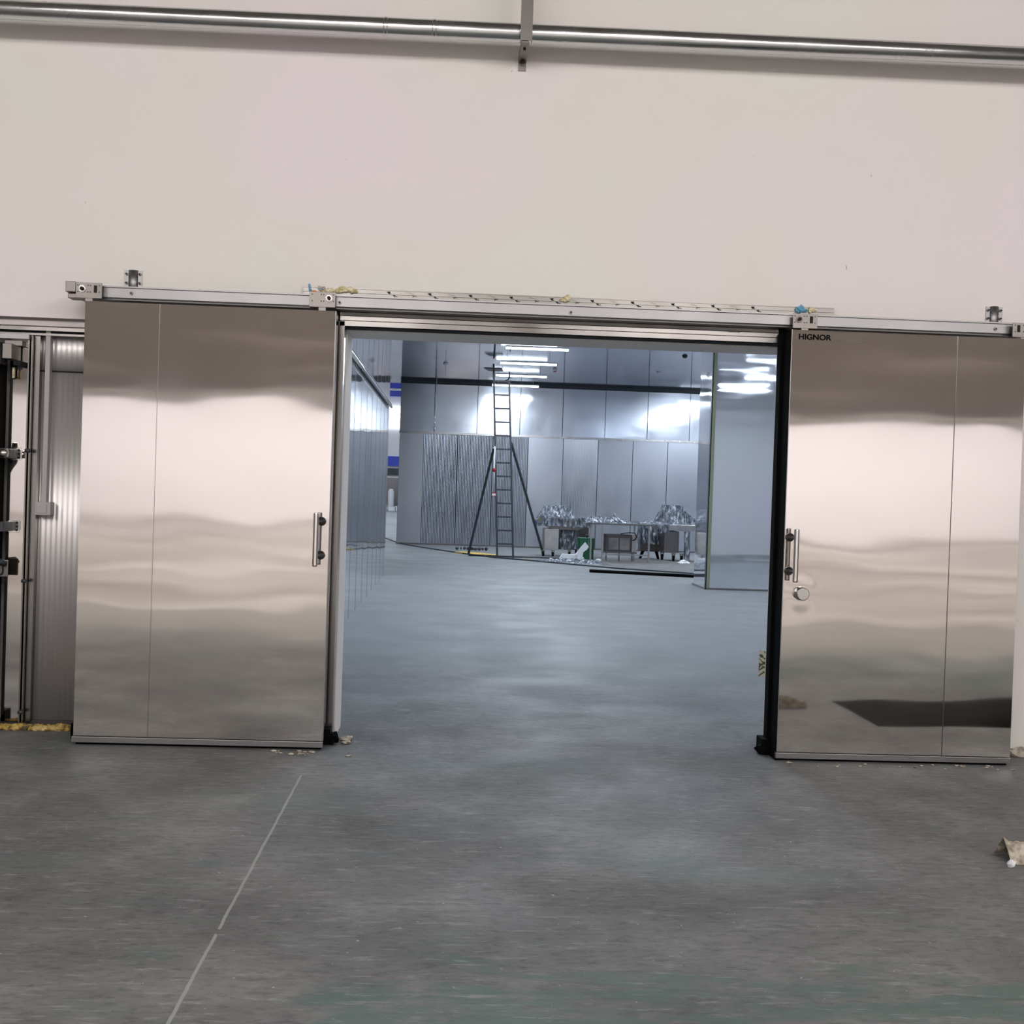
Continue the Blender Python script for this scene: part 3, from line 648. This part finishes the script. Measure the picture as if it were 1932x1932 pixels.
tag(rb.build('scattered_rubbish', 'blue_grey' if 'blue_grey' in M else 'dark', loc=(.5, 30.3, 0)), 'row of small dark bits of rubbish on the floor behind the ladder', 'rubbish', kind='stuff')

# floor items in the inner hall
hs = [(-2.6, 38.5), (-1.96, 36.2), (-1.31, 33.0-.35), (-.69, 30.95), (.11, 29.0), (.96, 27.2), (1.75, 26.4), (2.54, 25.4), (3.41, 24.44), (4.65, 23.56), (6, 22.6)]
tag(MB().tube([(x, y, .017) for x, y in hs], .016, 6).build('floor_cable', 'dark', loc=(1, 27, 0)), 'long thin black cable curving across the inner hall floor', 'cable')
tag(MB().tube([(2.65, 23.15, .03), (4.14, 22.63, .03), (6, 21.9, .03)], .03, 8).build('black_pipe', 'black', loc=(4, 22.7, 0)), 'straight black pipe lying on the floor in front of the wrapped machines', 'pipe')
sh = MB().prism([(1.55, 27.0), (1.7, 28.3), (3.0, 28.9), (7, 28.6), (8, 23.3), (4.9, 23.75), (3.0, 25.2)], 'z', .001, .012)
tag(sh.build('floor_sheet', 'sheet', loc=(4, 26, 0)), 'worn grey protective sheet on the floor beneath the machines', 'floor sheet')
fh = MB().grid(lambda u, v: (1.9+1.5*u, 26.0+.9*v-.6*u, .014+max(0, .10*math.sin(PI*u)*math.sin(PI*v)*(.6+1.2*noise.noise(Vector((u*14, v*9, 2)))))), 46, 26)
tag(fh.build('film_heap', 'film', loc=(2.5, 26.2, 0)), 'crumpled heap of clear stretch film on the floor right of the ladder foot', 'stretch film')

def casters(o, pts, r=.06):
    for (x, y) in pts:
        c = MB().tube([(x-.02, y, r), (x+.02, y, r)], r, 14).build('caster', 'black', o)
        MB().box(x-.035, x-.025, y-.025, y+.025, r, r*2.3).box(x+.025, x+.035, y-.025, y+.025, r, r*2.3).box(x-.04, x+.04, y-.04, y+.04, r*2.2, r*2.6).build('caster_fork', 'zinc', c)
def pleat(cx, cy, z0, z1, rx0, ry0, rx1, ry1, seed, sq=.35, skew=0):
    def fn(u, v):
        a = 2*PI*u; k = 1+.13*noise.noise(Vector((math.cos(a)*5, math.sin(a)*5, seed+v*1.4)))+.05*math.sin(a*31+seed+2*v)
        rx = (rx0+(rx1-rx0)*v)*k; ry = (ry0+(ry1-ry0)*v)*k
        c_, s_ = math.cos(a), math.sin(a); c_ = math.copysign(abs(c_)**sq, c_); s_ = math.copysign(abs(s_)**sq, s_)
        return (cx+skew*v+rx*c_, cy+ry*s_, z0+(z1-z0)*v+.012*math.sin(a*17+seed))
    return fn
def lidded(cx, cy, z, rx, ry, seed):
    return lambda u, v: pleat(cx, cy, z, z, rx*(1-v), ry*(1-v), rx*(1-v), ry*(1-v), seed)(u, 0)
# left wrapped machine
a = thing('wrapped_machine', (2.5, 28.9, 0), 'left film-wrapped food machine on casters beside the ladder brace', 'machine', 'machines wrapped in film')
MB().box(2.17, 2.52, 28.55, 29.2, .17, .66).build('cabinet', 'steel', a, .01)
MB().box(2.52, 2.93, 28.75, 29.2, .17, .62).build('motor_box', 'brown_dark', a, .01)
MB().prism([(1.93, .85), (2.0, .80), (2.35, .66), (2.95, .64), (3.28, .76), (3.32, .84), (2.9, .90), (2.1, .92)], 'y', 28.55, 29.25).build('tray', 'steel_dark', a)
MB().grid(pleat(2.48, 28.9, .90, 1.20, .46, .34, .28, .2, 1), 120, 10, closeu=True).grid(lidded(2.48, 28.9, 1.2, .28, .2, 1), 120, 4, closeu=True).build('film_hood', 'film', a)
MB().grid(pleat(2.62, 28.9, .72, .93, .60, .44, .50, .42, 5, .35), 140, 10, closeu=True).build('film_skirt', 'film', a)
MB().grid(pleat(2.73, 28.97, .19, .66, .24, .27, .26, .28, 8), 100, 14, closeu=True).build('film_wrap', 'film', a)
MB().box(1.90, 2.0, 28.56, 28.9, .78, .86).build('blue_end', 'blue', a)
casters(a, [(2.15, 28.5), (2.38, 28.5), (2.8, 28.8)])
# right wrapped machine
a = thing('wrapped_machine', (5.25, 28.4, 0), 'right film-wrapped food machine with tall pleated hood beside the steel block', 'machine', 'machines wrapped in film')
MB().box(4.93, 5.28, 28.1, 28.8, .2, .70).build('cabinet', 'steel_dark', a, .01)
MB().box(4.74, 5.9, 27.98, 28.85, .72, .86).build('tray', 'steel', a, .01)
MB().box(5.42, 5.50, 28.0, 28.08, .0, .72).box(5.80, 5.88, 28.0, 28.08, .0, .72).build('leg', 'steel', a)
MB().grid(pleat(5.15, 28.35, .85, 1.30, .42, .34, .22, .2, 2, .35), 140, 12, closeu=True).grid(lidded(5.15, 28.35, 1.3, .22, .2, 2), 140, 4, closeu=True).build('film_hood', 'film', a)
MB().grid(pleat(5.52, 28.35, .85, 1.18, .32, .3, .12, .15, 4, .5, -.22), 100, 8, closeu=True).build('film_hood', 'film', a)
MB().grid(pleat(5.46, 28.05, .05, .70, .06, .06, .06, .06, 7), 40, 12, closeu=True).build('film_wrap', 'film', a)
MB().grid(pleat(4.88, 28.2, .66, .86, .14, .26, .14, .26, 9), 80, 6, closeu=True).build('film_skirt', 'film', a)
casters(a, [(5.15, 28.05), (5.34, 28.05), (4.98, 28.6)], .075)
# middle machine, film wrapped, dark body on splayed feet
a = thing('wrapped_machine', (4.75, 29.2, 0), 'dark film-banded machine on splayed feet between the steel table and the right machine', 'machine', 'machines wrapped in film')
MB().box(4.52, 4.98, 28.98, 29.4, .18, .74).build('body', 'brown_dark', a, .01)
MB().grid(pleat(4.75, 29.18, .36, .80, .25, .24, .25, .24, 11), 120, 14, closeu=True).build('film_wrap', 'film', a)
for x, s_ in ((4.58, -1), (4.90, 1)): MB().prism([(x-.03, .19), (x+.05, .19), (x+s_*.06+.03, 0), (x+s_*.06-.02, 0)], 'y', 29.0, 29.06).build('foot', 'black', a)
# steel work frame
a = thing('steel_table', (3.87, 27.2, 0), 'open stainless table frame with a lower rail, centre of the machine group', 'table')
Z_ = .86
MB().box(3.10, 4.44, 26.9, 27.62, Z_-.03, Z_).build('table_top', 'steel_dark', a)
for x, y in ((3.345, 26.92), (4.385, 26.92), (3.16, 27.58), (4.15, 27.58)): MB().box(x-.02, x+.02, y-.02, y+.02, 0, Z_-.03).build('leg', 'steel', a)
MB().box(3.36, 4.37, 26.91, 26.94, .0, .035).box(3.36, 4.37, 26.91, 26.94, .16, .19).build('lower_rail', 'steel', a)
a = thing('boxed_unit', (3.78, 27.3, 0), 'dull green-grey steel cabinet standing inside the open table frame', 'cabinet')
MB().box(3.44, 4.02, 27.05, 27.5, .24, .62).build('cabinet_body', 'brown_dark', a, .01)
MB().box(3.50, 3.72, 27.04, 27.05, .28, .54).box(3.75, 3.97, 27.04, 27.05, .28, .54).build('front_panel', 'sheet', a)
MB().box(4.02, 4.12, 27.02, 27.4, .24, .62).build('side_panel', 'steel', a)
MB().box(3.40, 4.14, 27.02, 27.5, .20, .24).box(3.44, 3.47, 27.05, 27.08, 0, .2).box(4.02, 4.05, 27.05, 27.08, 0, .2).box(3.73, 3.76, 27.05, 27.08, 0, .2).build('base_frame', 'steel_dark', a)
MB().tube([(3.75, 27.0, .64), (3.95, 26.98, .67), (4.08, 26.98, .66), (4.12, 26.98, .58), (4.08, 26.98, .51), (4.03, 27.0, .50)], .01, 6).build('loop_hose', 'black', a)
a = thing('dark_machine', (3.1, 29.4, 0), 'dark boxy machine standing behind the green crates', 'machine')
MB().box(3.0, 3.34, 29.6, 29.95, .45, .82).build('body', 'brown_dark', a, .02)
MB().box(3.02, 3.06, 29.62, 29.66, 0, .45).box(3.28, 3.32, 29.62, 29.66, 0, .45).build('leg', 'black', a)
MB().box(3.25, 3.40, 29.58, 29.6, .5, .52).build('front_rail', 'steel', a)
# loose film draped across the tops
fd = MB().grid(lambda u, v: (2.98+1.95*u, 26.98+.55*v+.25*u, Z_+.006+max(0, (.13*math.exp(-((u-.14)/.16)**2)+.12*math.exp(-((u-.34)/.07)**2)+.06*math.exp(-((u-.6)/.2)**2)+.05*math.exp(-((u-.85)/.1)**2)))*math.sin(PI*v)*(1+.8*noise.noise(Vector((u*22, v*8, 3))))), 90, 16)
tag(fd.build('film_drape', 'film', loc=(3.8, 27.2, Z_)), 'loose crumpled film draped over the table frame between the machines', 'stretch film')
# green crates
def crate(x0, x1, y0, y1, z0, z1, label):
    c = thing('green_crate', ((x0+x1)/2, (y0+y1)/2, z0), label, 'crate', 'green plastic crates')
    b = MB().box(x0, x1, y0, y0+.012, z0, z1).box(x0, x1, y1-.012, y1, z0, z1).box(x0, x0+.012, y0, y1, z0, z1).box(x1-.012, x1, y0, y1, z0, z1).box(x0, x1, y0, y1, z0, z0+.012)
    b.build('crate_body', 'green', c)
    r_ = MB().box(x0-.012, x1+.012, y0-.014, y1+.014, z1-.018, z1)
    for k in range(1, 4): r_.box(x0-.008, x1+.008, y0-.008, y1+.008, z0+k*(z1-z0)/4-.004, z0+k*(z1-z0)/4+.004)
    r_.build('rim', 'green', c)
    return c
crate(2.91, 3.24, 27.66, 28.05, .0, .25, 'lower dark green plastic crate beneath the other beside the table')
c = crate(2.90, 3.25, 27.645, 28.06, .252, .49, 'upper green plastic crate with pale lattice panel, stacked on the other')
lt = MB()
for k in range(3): lt.box(3.11, 3.20, 27.628, 27.632, .27+.09*k, .275+.09*k)
for k in range(2): lt.box(3.11+.085*k, 3.116+.085*k, 27.628, 27.632, .27, .455)
lt.build('lattice_panel', 'lattice', c)
# white bag / foam sheet
bg = MB().prism([(2.40, .0), (2.48, .15), (2.62, .14), (2.80, .15), (2.70, .06), (2.90, .0)], 'y', 27.0, 27.25).prism([(2.66, .13), (2.76, .14), (2.88, .30), (2.98, .42), (3.06, .33), (3.02, .26), (2.94, .20), (2.92, .02), (2.70, .05)], 'y', 27.05, 27.12)
tag(bg.build('white_sack', 'white_box', loc=(2.7, 27.1, 0)), 'folded white sack leaning against the green crates', 'sack')
tag(MB().blob((3.28, 27.0, .03), .06, 3, .6, 2, (1.3, 1, .6), flo=0).build('white_scrap', 'white_box', loc=(3.28, 27.0, 0)), 'white plastic scrap on the floor right of the green crates', 'scrap')
tag(MB().blob((5.22, 27.1, .04), .10, 5, .7, 2, (1.2, 1, .5), flo=0).blob((5.15, 27.0, .02), .07, 8, .6, 2, (1.4, 1, .4), flo=0).build('white_scrap', 'white_box', loc=(5.2, 27.0, 0)), 'crumpled white plastic scrap on the floor below the right wrapped machine', 'scrap')
